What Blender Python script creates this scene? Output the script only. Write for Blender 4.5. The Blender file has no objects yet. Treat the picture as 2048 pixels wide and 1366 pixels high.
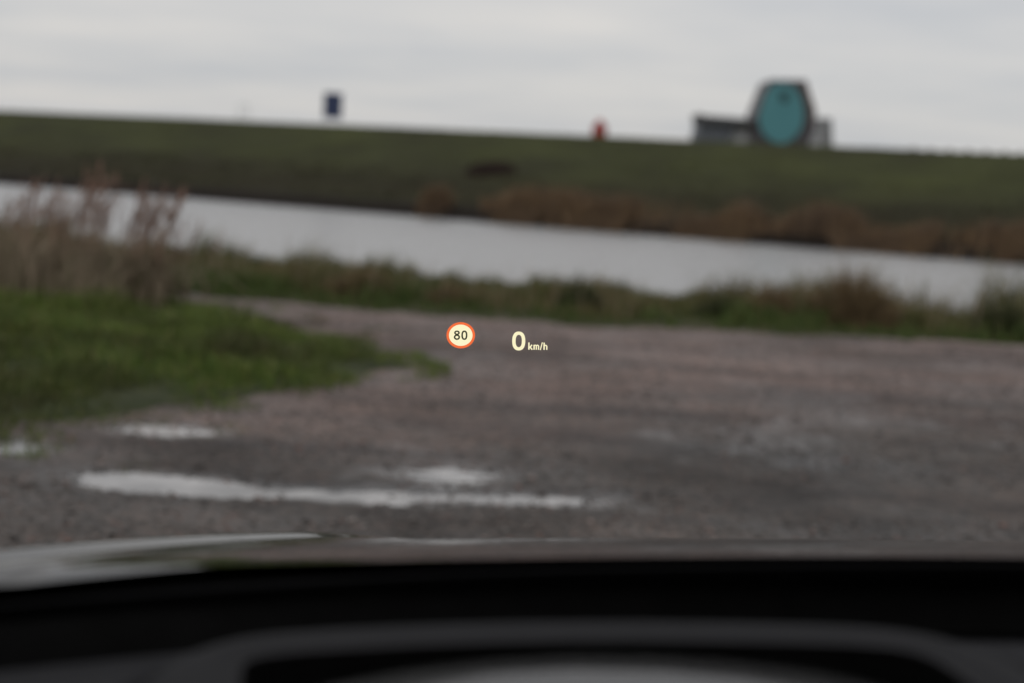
import bpy, bmesh, math, random
import numpy as np
from mathutils import Vector, Matrix, noise as mnoise

random.seed(7)
rng = np.random.default_rng(7)
R = math.radians
scene = bpy.context.scene
col = scene.collection

# ------------------------------------------------------------------ camera
EYE = Vector((0.0, 0.0, 1.35))
LENS, SENSOR = 50.0, 36.0
PITCH, ROLL, CAR_ROLL = 7.05, 3.2, -2.7
FOCUS = 2.15                                  # distance of the head-up display's image
cam_d = bpy.data.cameras.new('camera')
cam = bpy.data.objects.new('camera', cam_d)
col.objects.link(cam)
CAM_ROT = Matrix.Rotation(R(90 - PITCH), 3, 'X') @ Matrix.Rotation(R(ROLL), 3, 'Z')
cam.matrix_world = Matrix.Translation(EYE) @ CAM_ROT.to_4x4()
cam_d.lens, cam_d.sensor_width = LENS, SENSOR
cam_d.clip_start, cam_d.clip_end = 0.02, 9000
cam_d.dof.use_dof = True
cam_d.dof.focus_distance = FOCUS
cam_d.dof.aperture_fstop = 2.2
cam_d.dof.aperture_blades = 0
scene.camera = cam

# ------------------------------------------------------------------ sky, sun, exposure
SUN_EL, SUN_AZ = 38.0, 200.0                  # veiled sun high behind the clouds
world = bpy.data.worlds.new('World')
scene.world = world
world.use_nodes = True
wn, wl = world.node_tree.nodes, world.node_tree.links
wn.clear()
w_out = wn.new('ShaderNodeOutputWorld')
w_bg = wn.new('ShaderNodeBackground')
w_bg.inputs['Strength'].default_value = 0.10
sky = wn.new('ShaderNodeTexSky')
sky.sky_type = 'NISHITA'
sky.sun_disc = False
sky.sun_elevation = R(SUN_EL)
sky.sun_rotation = R(SUN_AZ)
tc = wn.new('ShaderNodeTexCoord')
sep = wn.new('ShaderNodeSeparateXYZ')
wl.new(tc.outputs['Generated'], sep.inputs[0])
zz = wn.new('ShaderNodeMath'); zz.operation = 'MAXIMUM'; zz.inputs[1].default_value = 0.0
wl.new(sep.outputs['Z'], zz.inputs[0])
za = wn.new('ShaderNodeMath'); za.operation = 'ADD'; za.inputs[1].default_value = 0.07
wl.new(zz.outputs[0], za.inputs[0])
dx = wn.new('ShaderNodeMath'); dx.operation = 'DIVIDE'
dy = wn.new('ShaderNodeMath'); dy.operation = 'DIVIDE'
wl.new(sep.outputs['X'], dx.inputs[0]); wl.new(za.outputs[0], dx.inputs[1])
wl.new(sep.outputs['Y'], dy.inputs[0]); wl.new(za.outputs[0], dy.inputs[1])
cmb = wn.new('ShaderNodeCombineXYZ')
wl.new(dx.outputs[0], cmb.inputs['X']); wl.new(dy.outputs[0], cmb.inputs['Y'])
cmb.inputs['Z'].default_value = 3.1
n1 = wn.new('ShaderNodeTexNoise')
n1.inputs['Scale'].default_value = 0.55; n1.inputs['Detail'].default_value = 5.0
n1.inputs['Roughness'].default_value = 0.52
wl.new(cmb.outputs[0], n1.inputs['Vector'])
rmp = wn.new('ShaderNodeValToRGB')
e = rmp.color_ramp.elements
e[0].position, e[0].color = 0.30, (5.55, 5.68, 5.95, 1)
e[1].position, e[1].color = 0.70, (7.4, 7.15, 6.9, 1)
wl.new(n1.outputs['Fac'], rmp.inputs[0])
# an overcast sky is brighter overhead than at the horizon
grad = wn.new('ShaderNodeMapRange')
grad.inputs['From Min'].default_value = 0.0; grad.inputs['From Max'].default_value = 1.0
grad.inputs['To Min'].default_value = 0.92; grad.inputs['To Max'].default_value = 1.45
wl.new(zz.outputs[0], grad.inputs['Value'])
gm = wn.new('ShaderNodeVectorMath'); gm.operation = 'SCALE'
wl.new(rmp.outputs['Color'], gm.inputs[0]); wl.new(grad.outputs[0], gm.inputs['Scale'])
mixs = wn.new('ShaderNodeMixRGB')
mixs.inputs['Fac'].default_value = 0.94       # share of the cloud deck
wl.new(sky.outputs['Color'], mixs.inputs['Color1'])
wl.new(gm.outputs[0], mixs.inputs['Color2'])
wl.new(mixs.outputs['Color'], w_bg.inputs['Color'])
wl.new(w_bg.outputs[0], w_out.inputs['Surface'])

sun_d = bpy.data.lights.new('sun', 'SUN')
sun_d.energy = 0.5
sun_d.angle = R(40)
sun_d.color = (1.0, 0.97, 0.92)
sun_o = bpy.data.objects.new('sun', sun_d)
col.objects.link(sun_o)
sd = Vector((math.sin(R(SUN_AZ)) * math.cos(R(SUN_EL)), math.cos(R(SUN_AZ)) * math.cos(R(SUN_EL)), math.sin(R(SUN_EL))))
sun_o.rotation_euler = sd.to_track_quat('Z', 'Y').to_euler()
sun_o.location = sd * 50

scene.view_settings.view_transform = 'Standard'
scene.view_settings.look = 'None'
scene.view_settings.exposure = 0.0
scene.view_settings.gamma = 1.0
scene.view_settings.use_curve_mapping = False
scene.render.engine = 'CYCLES'
scene.cycles.use_denoising = True
scene.cycles.caustics_reflective = False
scene.cycles.caustics_refractive = False
scene.cycles.transparent_max_bounces = 16
scene.cycles.max_bounces = 4
scene.cycles.diffuse_bounces = 2
scene.cycles.glossy_bounces = 3

# ------------------------------------------------------------------ helpers
FPX = 2048 * LENS / SENSOR
CAR_RM = Matrix.Rotation(R(CAR_ROLL), 3, 'Y')
CAR_M = Matrix.Translation(EYE) @ CAR_RM.to_4x4()


def ray(u, v):
    return CAM_ROT @ Vector((u - 1024, 683 - v, -FPX)).normalized()


def at(u, v, y):
    """World point that is seen in direction (u, v), y metres ahead."""
    d = ray(u, v)
    return EYE + d * (y / d.y)


def cat(u, v, y):
    """Same in the car's own frame (origin at the driver's eye)."""
    d = CAR_RM.inverted() @ ray(u, v)
    return d * (y / d.y)


def catz(u, v, z):
    d = CAR_RM.inverted() @ ray(u, v)
    return d * (z / d.z)


def tag(o, label=None, cat=None, group=None, kind=None):
    if label: o['label'] = label
    if cat: o['category'] = cat
    if group: o['group'] = group
    if kind: o['kind'] = kind
    return o


def empty(name, loc=(0, 0, 0)):
    o = bpy.data.objects.new(name, None)
    o.location = loc
    o.empty_display_size = 0.2
    col.objects.link(o)
    return o


def mk(name, verts, faces, mat, parent=None, smooth=False, origin=None):
    me = bpy.data.meshes.new(name)
    if origin is not None:
        o3 = Vector(origin)
        verts = [(v[0] - o3.x, v[1] - o3.y, v[2] - o3.z) for v in verts]
    me.from_pydata([tuple(map(float, v)) for v in verts], [], [tuple(int(i) for i in f) for f in faces])
    me.materials.append(mat)
    if smooth:
        me.polygons.foreach_set('use_smooth', [True] * len(me.polygons))
    me.update()
    o = bpy.data.objects.new(name, me)
    if origin is not None and parent is None:
        o.location = origin
    col.objects.link(o)
    if parent is not None:
        o.parent = parent
    return o


def bevel(o, w=0.01, seg=2):
    b = o.modifiers.new('bevel', 'BEVEL')
    b.width, b.segments, b.limit_method, b.angle_limit = w, seg, 'ANGLE', R(35)
    return o


def fix_normals(o):
    bm = bmesh.new(); bm.from_mesh(o.data)
    bmesh.ops.recalc_face_normals(bm, faces=bm.faces)
    bm.to_mesh(o.data); bm.free()
    return o


def box_vf(c, s, m=None):
    x, y, z = (v / 2 for v in s)
    vs = [Vector((a * x, b * y, d * z)) for a in (-1, 1) for b in (-1, 1) for d in (-1, 1)]
    if m is not None:
        vs = [m @ v for v in vs]
    vs = [v + Vector(c) for v in vs]
    fs = [(0, 1, 3, 2), (4, 6, 7, 5), (0, 4, 5, 1), (2, 3, 7, 6), (0, 2, 6, 4), (1, 5, 7, 3)]
    return vs, fs


def prism_vf(poly, depth, axes=((1, 0, 0), (0, 0, 1), (0, 1, 0)), origin=(0, 0, 0)):
    """Outline (a, b) extruded by depth along the third axis."""
    A, B, D = (Vector(a) for a in axes)
    O = Vector(origin)
    n = len(poly)
    vs = [O + A * a + B * b for a, b in poly] + [O + A * a + B * b + D * depth for a, b in poly]
    fs = [tuple(range(n)), tuple(range(2 * n - 1, n - 1, -1))]
    fs += [(i, i + n, (i + 1) % n + n, (i + 1) % n) for i in range(n)]
    return vs, fs


def tube_vf(pts, r, n=8):
    pts = [Vector(p) for p in pts]
    rs = r if isinstance(r, (list, tuple)) else [r] * len(pts)
    vs, fs = [], []
    for i, p in enumerate(pts):
        t = (pts[min(i + 1, len(pts) - 1)] - pts[max(i - 1, 0)]).normalized()
        a = t.orthogonal().normalized() if abs(t.z) > 0.95 else t.cross(Vector((0, 0, 1))).normalized()
        b = t.cross(a).normalized()
        for k in range(n):
            an = 2 * math.pi * k / n
            vs.append(p + (a * math.cos(an) + b * math.sin(an)) * rs[i])
    for i in range(len(pts) - 1):
        for k in range(n):
            fs.append((i * n + k, i * n + (k + 1) % n, (i + 1) * n + (k + 1) % n, (i + 1) * n + k))
    fs.append(tuple(range(n - 1, -1, -1)))
    fs.append(tuple((len(pts) - 1) * n + k for k in range(n)))
    return vs, fs


def join_vf(parts):
    vs, fs = [], []
    for v, f in parts:
        o = len(vs)
        vs += list(v)
        fs += [tuple(i + o for i in ff) for ff in f]
    return vs, fs


def grid_vf(X, Y, zf):
    """Heightfield over the (vector) coordinates X, Y; zf(xx, yy) -> zz."""
    xx, yy = np.meshgrid(X, Y)
    zz_ = zf(xx, yy)
    nx, ny = len(X), len(Y)
    vs = np.stack([xx.ravel(), yy.ravel(), zz_.ravel()], 1)
    i = (np.arange(ny - 1)[:, None] * nx + np.arange(nx - 1)[None, :]).ravel()
    fs = np.stack([i, i + 1, i + nx + 1, i + nx], 1)
    return vs, fs


def np_mesh(name, vs, quads, mat, parent=None, smooth=True, tris=None):
    """Fast mesh from numpy arrays of quads (and triangles)."""
    me = bpy.data.meshes.new(name)
    vs = np.asarray(vs, np.float32)
    q = np.asarray(quads, np.int32).reshape(-1, 4)
    t = np.asarray(tris if tris is not None else np.zeros((0, 3)), np.int32).reshape(-1, 3)
    me.vertices.add(len(vs))
    me.vertices.foreach_set('co', vs.ravel())
    loops = np.concatenate([q.ravel(), t.ravel()])
    me.loops.add(len(loops))
    me.loops.foreach_set('vertex_index', loops)
    tot = np.concatenate([np.full(len(q), 4), np.full(len(t), 3)]).astype(np.int32)
    start = np.concatenate([[0], np.cumsum(tot)[:-1]]).astype(np.int32)
    me.polygons.add(len(tot))
    me.polygons.foreach_set('loop_start', start)
    me.polygons.foreach_set('loop_total', tot)
    me.polygons.foreach_set('use_smooth', np.full(len(tot), smooth))
    me.materials.append(mat)
    me.update(calc_edges=True)
    me.validate()
    o = bpy.data.objects.new(name, me)
    col.objects.link(o)
    if parent is not None:
        o.parent = parent
    return o


def vnoise(x, y, seed=0):
    """Smooth value noise on numpy arrays."""
    def h(i, j):
        n = (i * 374761393 + j * 668265263 + seed * 1442695041) & 0xFFFFFFFF
        n = ((n ^ (n >> 13)) * 1274126177) & 0xFFFFFFFF
        return ((n ^ (n >> 16)) & 0xFFFF) / 65535.0
    xi, yi = np.floor(x).astype(np.int64), np.floor(y).astype(np.int64)
    fx, fy = x - xi, y - yi
    fx, fy = fx * fx * (3 - 2 * fx), fy * fy * (3 - 2 * fy)
    a, b, c, d = h(xi, yi), h(xi + 1, yi), h(xi, yi + 1), h(xi + 1, yi + 1)
    return (a * (1 - fx) + b * fx) * (1 - fy) + (c * (1 - fx) + d * fx) * fy


def fbm(x, y, seed=0, oct_=4):
    s, a, t = 0.0, 0.5, 0.0
    for k in range(oct_):
        s = s + a * vnoise(x * 2 ** k, y * 2 ** k, seed + k)
        t += a
        a *= 0.5
    return s / t


def sstep(a, b, x):
    t = np.clip((x - a) / (b - a), 0, 1)
    return t * t * (3 - 2 * t)


# ------------------------------------------------------------------ materials
def mat(name, base=(0.5, 0.5, 0.5), rough=0.6, spec=0.5, metal=0.0, coat=0.0, ior=None, emit=None, estr=1.0):
    m = bpy.data.materials.new(name)
    m.use_nodes = True
    b = m.node_tree.nodes['Principled BSDF']
    b.inputs['Base Color'].default_value = (*base, 1)
    b.inputs['Roughness'].default_value = rough
    b.inputs['Specular IOR Level'].default_value = spec
    b.inputs['Metallic'].default_value = metal
    b.inputs['Coat Weight'].default_value = coat
    if ior: b.inputs['IOR'].default_value = ior
    if emit:
        b.inputs['Emission Color'].default_value = (*emit, 1)
        b.inputs['Emission Strength'].default_value = estr
    return m


def mottle(m, stops, scale=8.0, detail=4.0, bump=0.0, bscale=60.0, rough=None, stretch=None, bdist=0.01):
    """Noise-driven colour between stops [(pos, rgb)], with optional relief and roughness range."""
    nt = m.node_tree
    b = nt.nodes['Principled BSDF']
    tcn = nt.nodes.new('ShaderNodeTexCoord')
    src = tcn.outputs['Object']
    if stretch:
        mp = nt.nodes.new('ShaderNodeMapping')
        mp.inputs['Scale'].default_value = stretch
        nt.links.new(src, mp.inputs[0]); src = mp.outputs[0]
    nz = nt.nodes.new('ShaderNodeTexNoise')
    nz.inputs['Scale'].default_value = scale
    nz.inputs['Detail'].default_value = detail
    nz.inputs['Roughness'].default_value = 0.6
    nt.links.new(src, nz.inputs['Vector'])
    rp = nt.nodes.new('ShaderNodeValToRGB')
    el = rp.color_ramp.elements
    while len(el) < len(stops): el.new(0.5)
    for k, (p, c) in enumerate(stops):
        el[k].position, el[k].color = p, (*c, 1)
    nt.links.new(nz.outputs['Fac'], rp.inputs[0])
    nt.links.new(rp.outputs['Color'], b.inputs['Base Color'])
    if rough:
        mr = nt.nodes.new('ShaderNodeMapRange')
        mr.inputs['From Min'].default_value, mr.inputs['From Max'].default_value = 0.35, 0.65
        mr.inputs['To Min'].default_value, mr.inputs['To Max'].default_value = rough
        nt.links.new(nz.outputs['Fac'], mr.inputs['Value'])
        nt.links.new(mr.outputs[0], b.inputs['Roughness'])
    if bump:
        n2 = nt.nodes.new('ShaderNodeTexNoise')
        n2.inputs['Scale'].default_value = bscale; n2.inputs['Detail'].default_value = 3
        nt.links.new(src, n2.inputs['Vector'])
        bp = nt.nodes.new('ShaderNodeBump')
        bp.inputs['Strength'].default_value = bump; bp.inputs['Distance'].default_value = bdist
        nt.links.new(n2.outputs['Fac'], bp.inputs['Height'])
        nt.links.new(bp.outputs[0], b.inputs['Normal'])
    return m, rp


def blade_mat(name, stops, rough=0.75, patch=None, pscale=0.8, pstretch=None):
    """Leaf colours picked per blade; patch (rgb, amount) mixes in a second kind of growth in drifts."""
    m = mat(name, rough=rough, spec=0.25)
    nt = m.node_tree
    b = nt.nodes['Principled BSDF']
    g = nt.nodes.new('ShaderNodeNewGeometry')
    rp = nt.nodes.new('ShaderNodeValToRGB')
    el = rp.color_ramp.elements
    while len(el) < len(stops): el.new(0.5)
    for k, (p, c) in enumerate(stops):
        el[k].position, el[k].color = p, (*c, 1)
    nt.links.new(g.outputs['Random Per Island'], rp.inputs[0])
    out = rp.outputs['Color']
    if patch:
        tcn = nt.nodes.new('ShaderNodeTexCoord')
        nz = nt.nodes.new('ShaderNodeTexNoise')
        nz.inputs['Scale'].default_value = pscale; nz.inputs['Detail'].default_value = 3
        src = tcn.outputs['Object']
        if pstretch:                                   # drifts that run along the dike
            mr0 = nt.nodes.new('ShaderNodeMapping'); mr0.inputs['Rotation'].default_value = (0, 0, R(28.8))
            mr1 = nt.nodes.new('ShaderNodeMapping'); mr1.inputs['Scale'].default_value = pstretch
            nt.links.new(src, mr0.inputs[0]); nt.links.new(mr0.outputs[0], mr1.inputs[0]); src = mr1.outputs[0]
        nt.links.new(src, nz.inputs['Vector'])
        mr = nt.nodes.new('ShaderNodeMapRange')
        mr.inputs['From Min'].default_value, mr.inputs['From Max'].default_value = 0.42, 0.62
        mr.inputs['To Max'].default_value = patch[1]
        nt.links.new(nz.outputs['Fac'], mr.inputs['Value'])
        mx = nt.nodes.new('ShaderNodeMixRGB')
        mx.inputs['Color2'].default_value = (*patch[0], 1)
        nt.links.new(mr.outputs[0], mx.inputs['Fac']); nt.links.new(out, mx.inputs['Color1'])
        out = mx.outputs['Color']
    nt.links.new(out, b.inputs['Base Color'])
    return m


M = {}
M['soil'], _ = mottle(mat('soil', rough=0.9, spec=0.2), [(0.3, (0.035, 0.03, 0.02)), (0.7, (0.07, 0.06, 0.035))], scale=3, bump=0.6, bscale=25)
M['dike_grass'], _ = mottle(mat('dike_grass', rough=0.95, spec=0.1), [(0.3, (0.026, 0.026, 0.013)), (0.5, (0.042, 0.046, 0.018)), (0.72, (0.056, 0.062, 0.021))], scale=0.22, detail=6, bump=0.8, bscale=6, bdist=0.08)
_nt = M['dike_grass'].node_tree                       # bare wet mud along the water line
_g = _nt.nodes.new('ShaderNodeNewGeometry'); _sx = _nt.nodes.new('ShaderNodeSeparateXYZ'); _mr = _nt.nodes.new('ShaderNodeMapRange'); _mx = _nt.nodes.new('ShaderNodeMixRGB')
_nt.links.new(_g.outputs['Position'], _sx.inputs[0]); _nt.links.new(_sx.outputs['Z'], _mr.inputs['Value'])
_mr.inputs['From Min'].default_value, _mr.inputs['From Max'].default_value = -0.36, -0.52
_nt.links.new(_mr.outputs[0], _mx.inputs['Fac']); _nt.links.new(_.outputs['Color'], _mx.inputs['Color1']); _mx.inputs['Color2'].default_value = (0.014, 0.011, 0.009, 1)
_m2 = _nt.nodes.new('ShaderNodeMapRange'); _m2.inputs['From Min'].default_value, _m2.inputs['From Max'].default_value = 1.5, 0.2; _m2.inputs['To Max'].default_value = 0.75
_x2 = _nt.nodes.new('ShaderNodeMixRGB'); _x2.inputs['Color2'].default_value = (0.027, 0.023, 0.014, 1)    # sodden sedge ground at the foot
_nt.links.new(_sx.outputs['Z'], _m2.inputs['Value']); _nt.links.new(_m2.outputs[0], _x2.inputs['Fac']); _nt.links.new(_.outputs['Color'], _x2.inputs['Color1']); _nt.links.new(_x2.outputs['Color'], _mx.inputs['Color1'])
_nt.links.new(_mx.outputs['Color'], _nt.nodes['Principled BSDF'].inputs['Base Color'])
M['verge_soil'], _ = mottle(mat('verge_soil', rough=0.9, spec=0.2), [(0.3, (0.02, 0.028, 0.01)), (0.7, (0.05, 0.055, 0.025))], scale=4, bump=0.6, bscale=30)
M['verge_blade'] = blade_mat('verge_blade', [(0.0, (0.048, 0.082, 0.014)), (0.5, (0.088, 0.140, 0.021)), (0.85, (0.135, 0.165, 0.034)), (1.0, (0.18, 0.145, 0.068))], patch=((0.050, 0.045, 0.020), 0.8), pscale=0.9)
M['bank_blade'] = blade_mat('bank_blade', [(0.0, (0.05, 0.06, 0.02)), (0.5, (0.085, 0.092, 0.03)), (0.8, (0.12, 0.105, 0.045)), (1.0, (0.17, 0.13, 0.065))], patch=((0.14, 0.105, 0.05), 0.8), pscale=0.55)
M['low_blade'] = blade_mat('low_blade', [(0.0, (0.035, 0.06, 0.013)), (0.6, (0.06, 0.095, 0.02)), (1.0, (0.10, 0.105, 0.033))])
M['dry_blade'] = blade_mat('dry_blade', [(0.0, (0.12, 0.10, 0.065)), (0.5, (0.23, 0.185, 0.13)), (0.85, (0.32, 0.25, 0.18)), (1.0, (0.10, 0.12, 0.045))])
M['reed_stem'] = blade_mat('reed_stem', [(0.0, (0.22, 0.15, 0.11)), (1.0, (0.36, 0.25, 0.18))])
M['reed_plume'] = blade_mat('reed_plume', [(0.0, (0.18, 0.11, 0.085)), (1.0, (0.30, 0.19, 0.14))])
M['far_reed'] = blade_mat('far_reed', [(0.0, (0.055, 0.040, 0.027)), (0.6, (0.155, 0.100, 0.058)), (1.0, (0.27, 0.175, 0.09))], patch=((0.10, 0.07, 0.05), 0.6), pscale=0.35)
M['dark_brush'] = blade_mat('dark_brush', [(0.0, (0.03, 0.02, 0.018)), (1.0, (0.06, 0.038, 0.032))])
M['tuss_green'] = blade_mat('tuss_green', [(0.0, (0.035, 0.045, 0.018)), (1.0, (0.07, 0.075, 0.03))])
M['tuss_brown'] = blade_mat('tuss_brown', [(0.0, (0.085, 0.062, 0.034)), (0.6, (0.15, 0.105, 0.056)), (1.0, (0.22, 0.16, 0.085))])
M['dike_blade'] = blade_mat('dike_blade', [(0.0, (0.037, 0.044, 0.014)), (0.6, (0.062, 0.072, 0.020)), (1.0, (0.088, 0.083, 0.033))], patch=((0.036, 0.034, 0.020), 0.85), pscale=1.0, pstretch=(0.10, 0.42, 1))
M['sedge_blade'] = blade_mat('sedge_blade', [(0.0, (0.022, 0.020, 0.012)), (0.6, (0.038, 0.034, 0.020)), (1.0, (0.058, 0.047, 0.029))], patch=((0.042, 0.048, 0.018), 0.45), pscale=0.2)


def road_material():
    m = mat('road_surface', rough=0.8, spec=0.32)
    nt = m.node_tree
    b = nt.nodes['Principled BSDF']
    tcn = nt.nodes.new('ShaderNodeTexCoord')

    def noise(scale, detail=4, rough=0.6, vec=None):
        n = nt.nodes.new('ShaderNodeTexNoise')
        n.inputs['Scale'].default_value, n.inputs['Detail'].default_value = scale, detail
        n.inputs['Roughness'].default_value = rough
        nt.links.new(vec or tcn.outputs['Object'], n.inputs['Vector'])
        return n

    def ramp(src, stops):
        rp = nt.nodes.new('ShaderNodeValToRGB')
        el = rp.color_ramp.elements
        while len(el) < len(stops): el.new(0.5)
        for k, (p, c) in enumerate(stops):
            el[k].position, el[k].color = p, (*c, 1)
        nt.links.new(src, rp.inputs[0])
        return rp

    big = noise(0.55, 5)
    base_f = ramp(big.outputs['Fac'], [(0.34, (0.088, 0.067, 0.059)), (0.5, (0.138, 0.104, 0.093)), (0.66, (0.188, 0.142, 0.127))])
    base_n = ramp(big.outputs['Fac'], [(0.36, (0.028, 0.024, 0.022)), (0.5, (0.053, 0.045, 0.040)), (0.64, (0.085, 0.069, 0.061))])
    zone = nt.nodes.new('ShaderNodeAttribute'); zone.attribute_name = 'zone'
    base = nt.nodes.new('ShaderNodeMixRGB')
    nt.links.new(zone.outputs['Fac'], base.inputs['Fac'])
    nt.links.new(base_f.outputs['Color'], base.inputs['Color1']); nt.links.new(base_n.outputs['Color'], base.inputs['Color2'])
    # ruts and drag marks left by wheels, running across the view
    smap = nt.nodes.new('ShaderNodeMapping'); smap.inputs['Scale'].default_value = (0.35, 2.6, 1); smap.inputs['Rotation'].default_value = (0, 0, R(6))
    nt.links.new(tcn.outputs['Object'], smap.inputs[0])
    rut = noise(1.0, 3, 0.55, smap.outputs[0])
    rutc = ramp(rut.outputs['Fac'], [(0.36, (0.58, 0.58, 0.60)), (0.5, (1, 1, 1)), (0.7, (1.12, 1.1, 1.08))])
    bm_ = nt.nodes.new('ShaderNodeMixRGB'); bm_.blend_type = 'MULTIPLY'; bm_.inputs['Fac'].default_value = 1.0
    nt.links.new(base.outputs['Color'], bm_.inputs['Color1']); nt.links.new(rutc.outputs['Color'], bm_.inputs['Color2'])
    base = bm_
    vor = nt.nodes.new('ShaderNodeTexVoronoi')
    vor.inputs['Scale'].default_value = 42
    nt.links.new(tcn.outputs['Object'], vor.inputs['Vector'])
    sepc = nt.nodes.new('ShaderNodeSeparateColor')
    nt.links.new(vor.outputs['Color'], sepc.inputs[0])
    grains = ramp(sepc.outputs[0], [(0.0, (0.5, 0.49, 0.49)), (0.45, (0.9, 0.89, 0.87)), (0.8, (1.1, 1.06, 1.04)), (0.93, (1.45, 1.25, 1.16)), (1.0, (1.6, 1.5, 1.45))])
    mul = nt.nodes.new('ShaderNodeMixRGB'); mul.blend_type = 'MULTIPLY'; mul.inputs['Fac'].default_value = 1.0
    nt.links.new(base.outputs['Color'], mul.inputs['Color1']); nt.links.new(grains.outputs['Color'], mul.inputs['Color2'])
    nt.links.new(mul.outputs['Color'], b.inputs['Base Color'])
    wet = noise(0.9, 4)
    mr = nt.nodes.new('ShaderNodeMapRange')
    mr.inputs['From Min'].default_value, mr.inputs['From Max'].default_value = 0.38, 0.62
    mr.inputs['To Min'].default_value, mr.inputs['To Max'].default_value = 0.5, 0.85
    nt.links.new(wet.outputs['Fac'], mr.inputs['Value'])
    nt.links.new(mr.outputs[0], b.inputs['Roughness'])
    # low-lying ground is soaked: darker and shinier
    sx = nt.nodes.new('ShaderNodeSeparateXYZ'); nt.links.new(tcn.outputs['Object'], sx.inputs[0])
    wz = nt.nodes.new('ShaderNodeMapRange')
    wz.inputs['From Min'].default_value, wz.inputs['From Max'].default_value = 0.003, -0.010
    wz.inputs['To Min'].default_value, wz.inputs['To Max'].default_value = 0.0, 1.0
    nt.links.new(sx.outputs['Z'], wz.inputs['Value'])
    rm = nt.nodes.new('ShaderNodeMix'); rm.data_type = 'FLOAT'
    nt.links.new(wz.outputs[0], rm.inputs['Factor']); nt.links.new(mr.outputs[0], rm.inputs['A']); rm.inputs['B'].default_value = 0.10
    nt.links.new(rm.outputs['Result'], b.inputs['Roughness'])
    dk = nt.nodes.new('ShaderNodeMixRGB'); dk.blend_type = 'MULTIPLY'; dk.inputs['Color2'].default_value = (0.72, 0.72, 0.73, 1)
    nt.links.new(wz.outputs[0], dk.inputs['Fac']); nt.links.new(mul.outputs['Color'], dk.inputs['Color1'])
    nt.links.new(dk.outputs['Color'], b.inputs['Base Color'])
    bp = nt.nodes.new('ShaderNodeBump')
    bp.inputs['Strength'].default_value, bp.inputs['Distance'].default_value = 0.9, 0.012
    nt.links.new(vor.outputs['Distance'], bp.inputs['Height'])
    bs = nt.nodes.new('ShaderNodeMapRange')
    bs.inputs['To Min'].default_value, bs.inputs['To Max'].default_value = 0.9, 0.05
    nt.links.new(wz.outputs[0], bs.inputs['Value']); nt.links.new(bs.outputs[0], bp.inputs['Strength'])
    nt.links.new(bp.outputs[0], b.inputs['Normal'])
    return m


M['road'] = road_material()
M['stone'] = blade_mat('loose_stone', [(0.0, (0.035, 0.032, 0.030)), (0.5, (0.085, 0.075, 0.069)), (0.85, (0.14, 0.125, 0.115)), (0.93, (0.16, 0.085, 0.068)), (1.0, (0.24, 0.22, 0.205))], rough=0.7)
M['water'] = mat('canal_water', (0.27, 0.27, 0.27), rough=0.26, spec=1.0)
nt = M['water'].node_tree
_tc = nt.nodes.new('ShaderNodeTexCoord'); _n = nt.nodes.new('ShaderNodeTexNoise'); _b = nt.nodes.new('ShaderNodeBump')
_n.inputs['Scale'].default_value = 2.2; _n.inputs['Detail'].default_value = 4
_b.inputs['Strength'].default_value = 0.8; _b.inputs['Distance'].default_value = 0.12
nt.links.new(_tc.outputs['Object'], _n.inputs['Vector']); nt.links.new(_n.outputs['Fac'], _b.inputs['Height'])
nt.links.new(_b.outputs[0], nt.nodes['Principled BSDF'].inputs['Normal'])
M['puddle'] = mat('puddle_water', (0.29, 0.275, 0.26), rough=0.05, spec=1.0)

# muddy pools with sky reflection put into the colour: dark water, paler clouds
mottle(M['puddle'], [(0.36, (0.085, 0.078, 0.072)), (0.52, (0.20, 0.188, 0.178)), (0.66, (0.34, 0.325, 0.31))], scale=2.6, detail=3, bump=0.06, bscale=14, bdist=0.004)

# car
M['paint'], _ = mottle(mat('black_car_paint', rough=0.06, spec=0.4), [(0.3, (0.012, 0.012, 0.013)), (0.7, (0.014, 0.014, 0.015))], scale=20)
M['dash'], _ = mottle(mat('soft_dash_plastic', rough=0.75, spec=0.25), [(0.3, (0.010, 0.010, 0.0115)), (0.7, (0.013, 0.013, 0.015))], scale=30, bump=0.25, bscale=900, bdist=0.0006)
M['hood'], _ = mottle(mat('display_hood_plastic', rough=0.75, spec=0.22), [(0.3, (0.0035, 0.0035, 0.0048)), (0.7, (0.005, 0.005, 0.0065))], scale=30, bump=0.25, bscale=900, bdist=0.0006)
M['black'], _ = mottle(mat('black_plastic', rough=0.9, spec=0.04), [(0.3, (0.002, 0.002, 0.002)), (0.7, (0.0035, 0.0035, 0.0035))], scale=30)
M['frit'], _ = mottle(mat('black_ceramic_print', rough=0.7, spec=0.1), [(0.3, (0.002, 0.002, 0.0025)), (0.7, (0.003, 0.003, 0.0035))], scale=40)
M['lens'] = mat('display_lens_plastic', (0.05, 0.05, 0.05), rough=0.2, spec=0.8)
M['liner'], _ = mottle(mat('headliner_fabric', rough=0.95, spec=0.1), [(0.3, (0.10, 0.10, 0.10)), (0.7, (0.13, 0.13, 0.13))], scale=60, bump=0.3, bscale=400, bdist=0.001)
M['trim'], _ = mottle(mat('dark_cabin_trim', rough=0.8, spec=0.2), [(0.3, (0.02, 0.02, 0.021)), (0.7, (0.028, 0.028, 0.03))], scale=40)


def clear_glass(name, c):
    m = bpy.data.materials.new(name)
    m.use_nodes = True
    n = m.node_tree.nodes; n.clear()
    o = n.new('ShaderNodeOutputMaterial'); t = n.new('ShaderNodeBsdfTransparent')
    t.inputs['Color'].default_value = (*c, 1)
    m.node_tree.links.new(t.outputs[0], o.inputs['Surface'])
    return m


M['glass'] = clear_glass('clear_windscreen_glass', (0.975, 0.975, 0.975))
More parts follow.
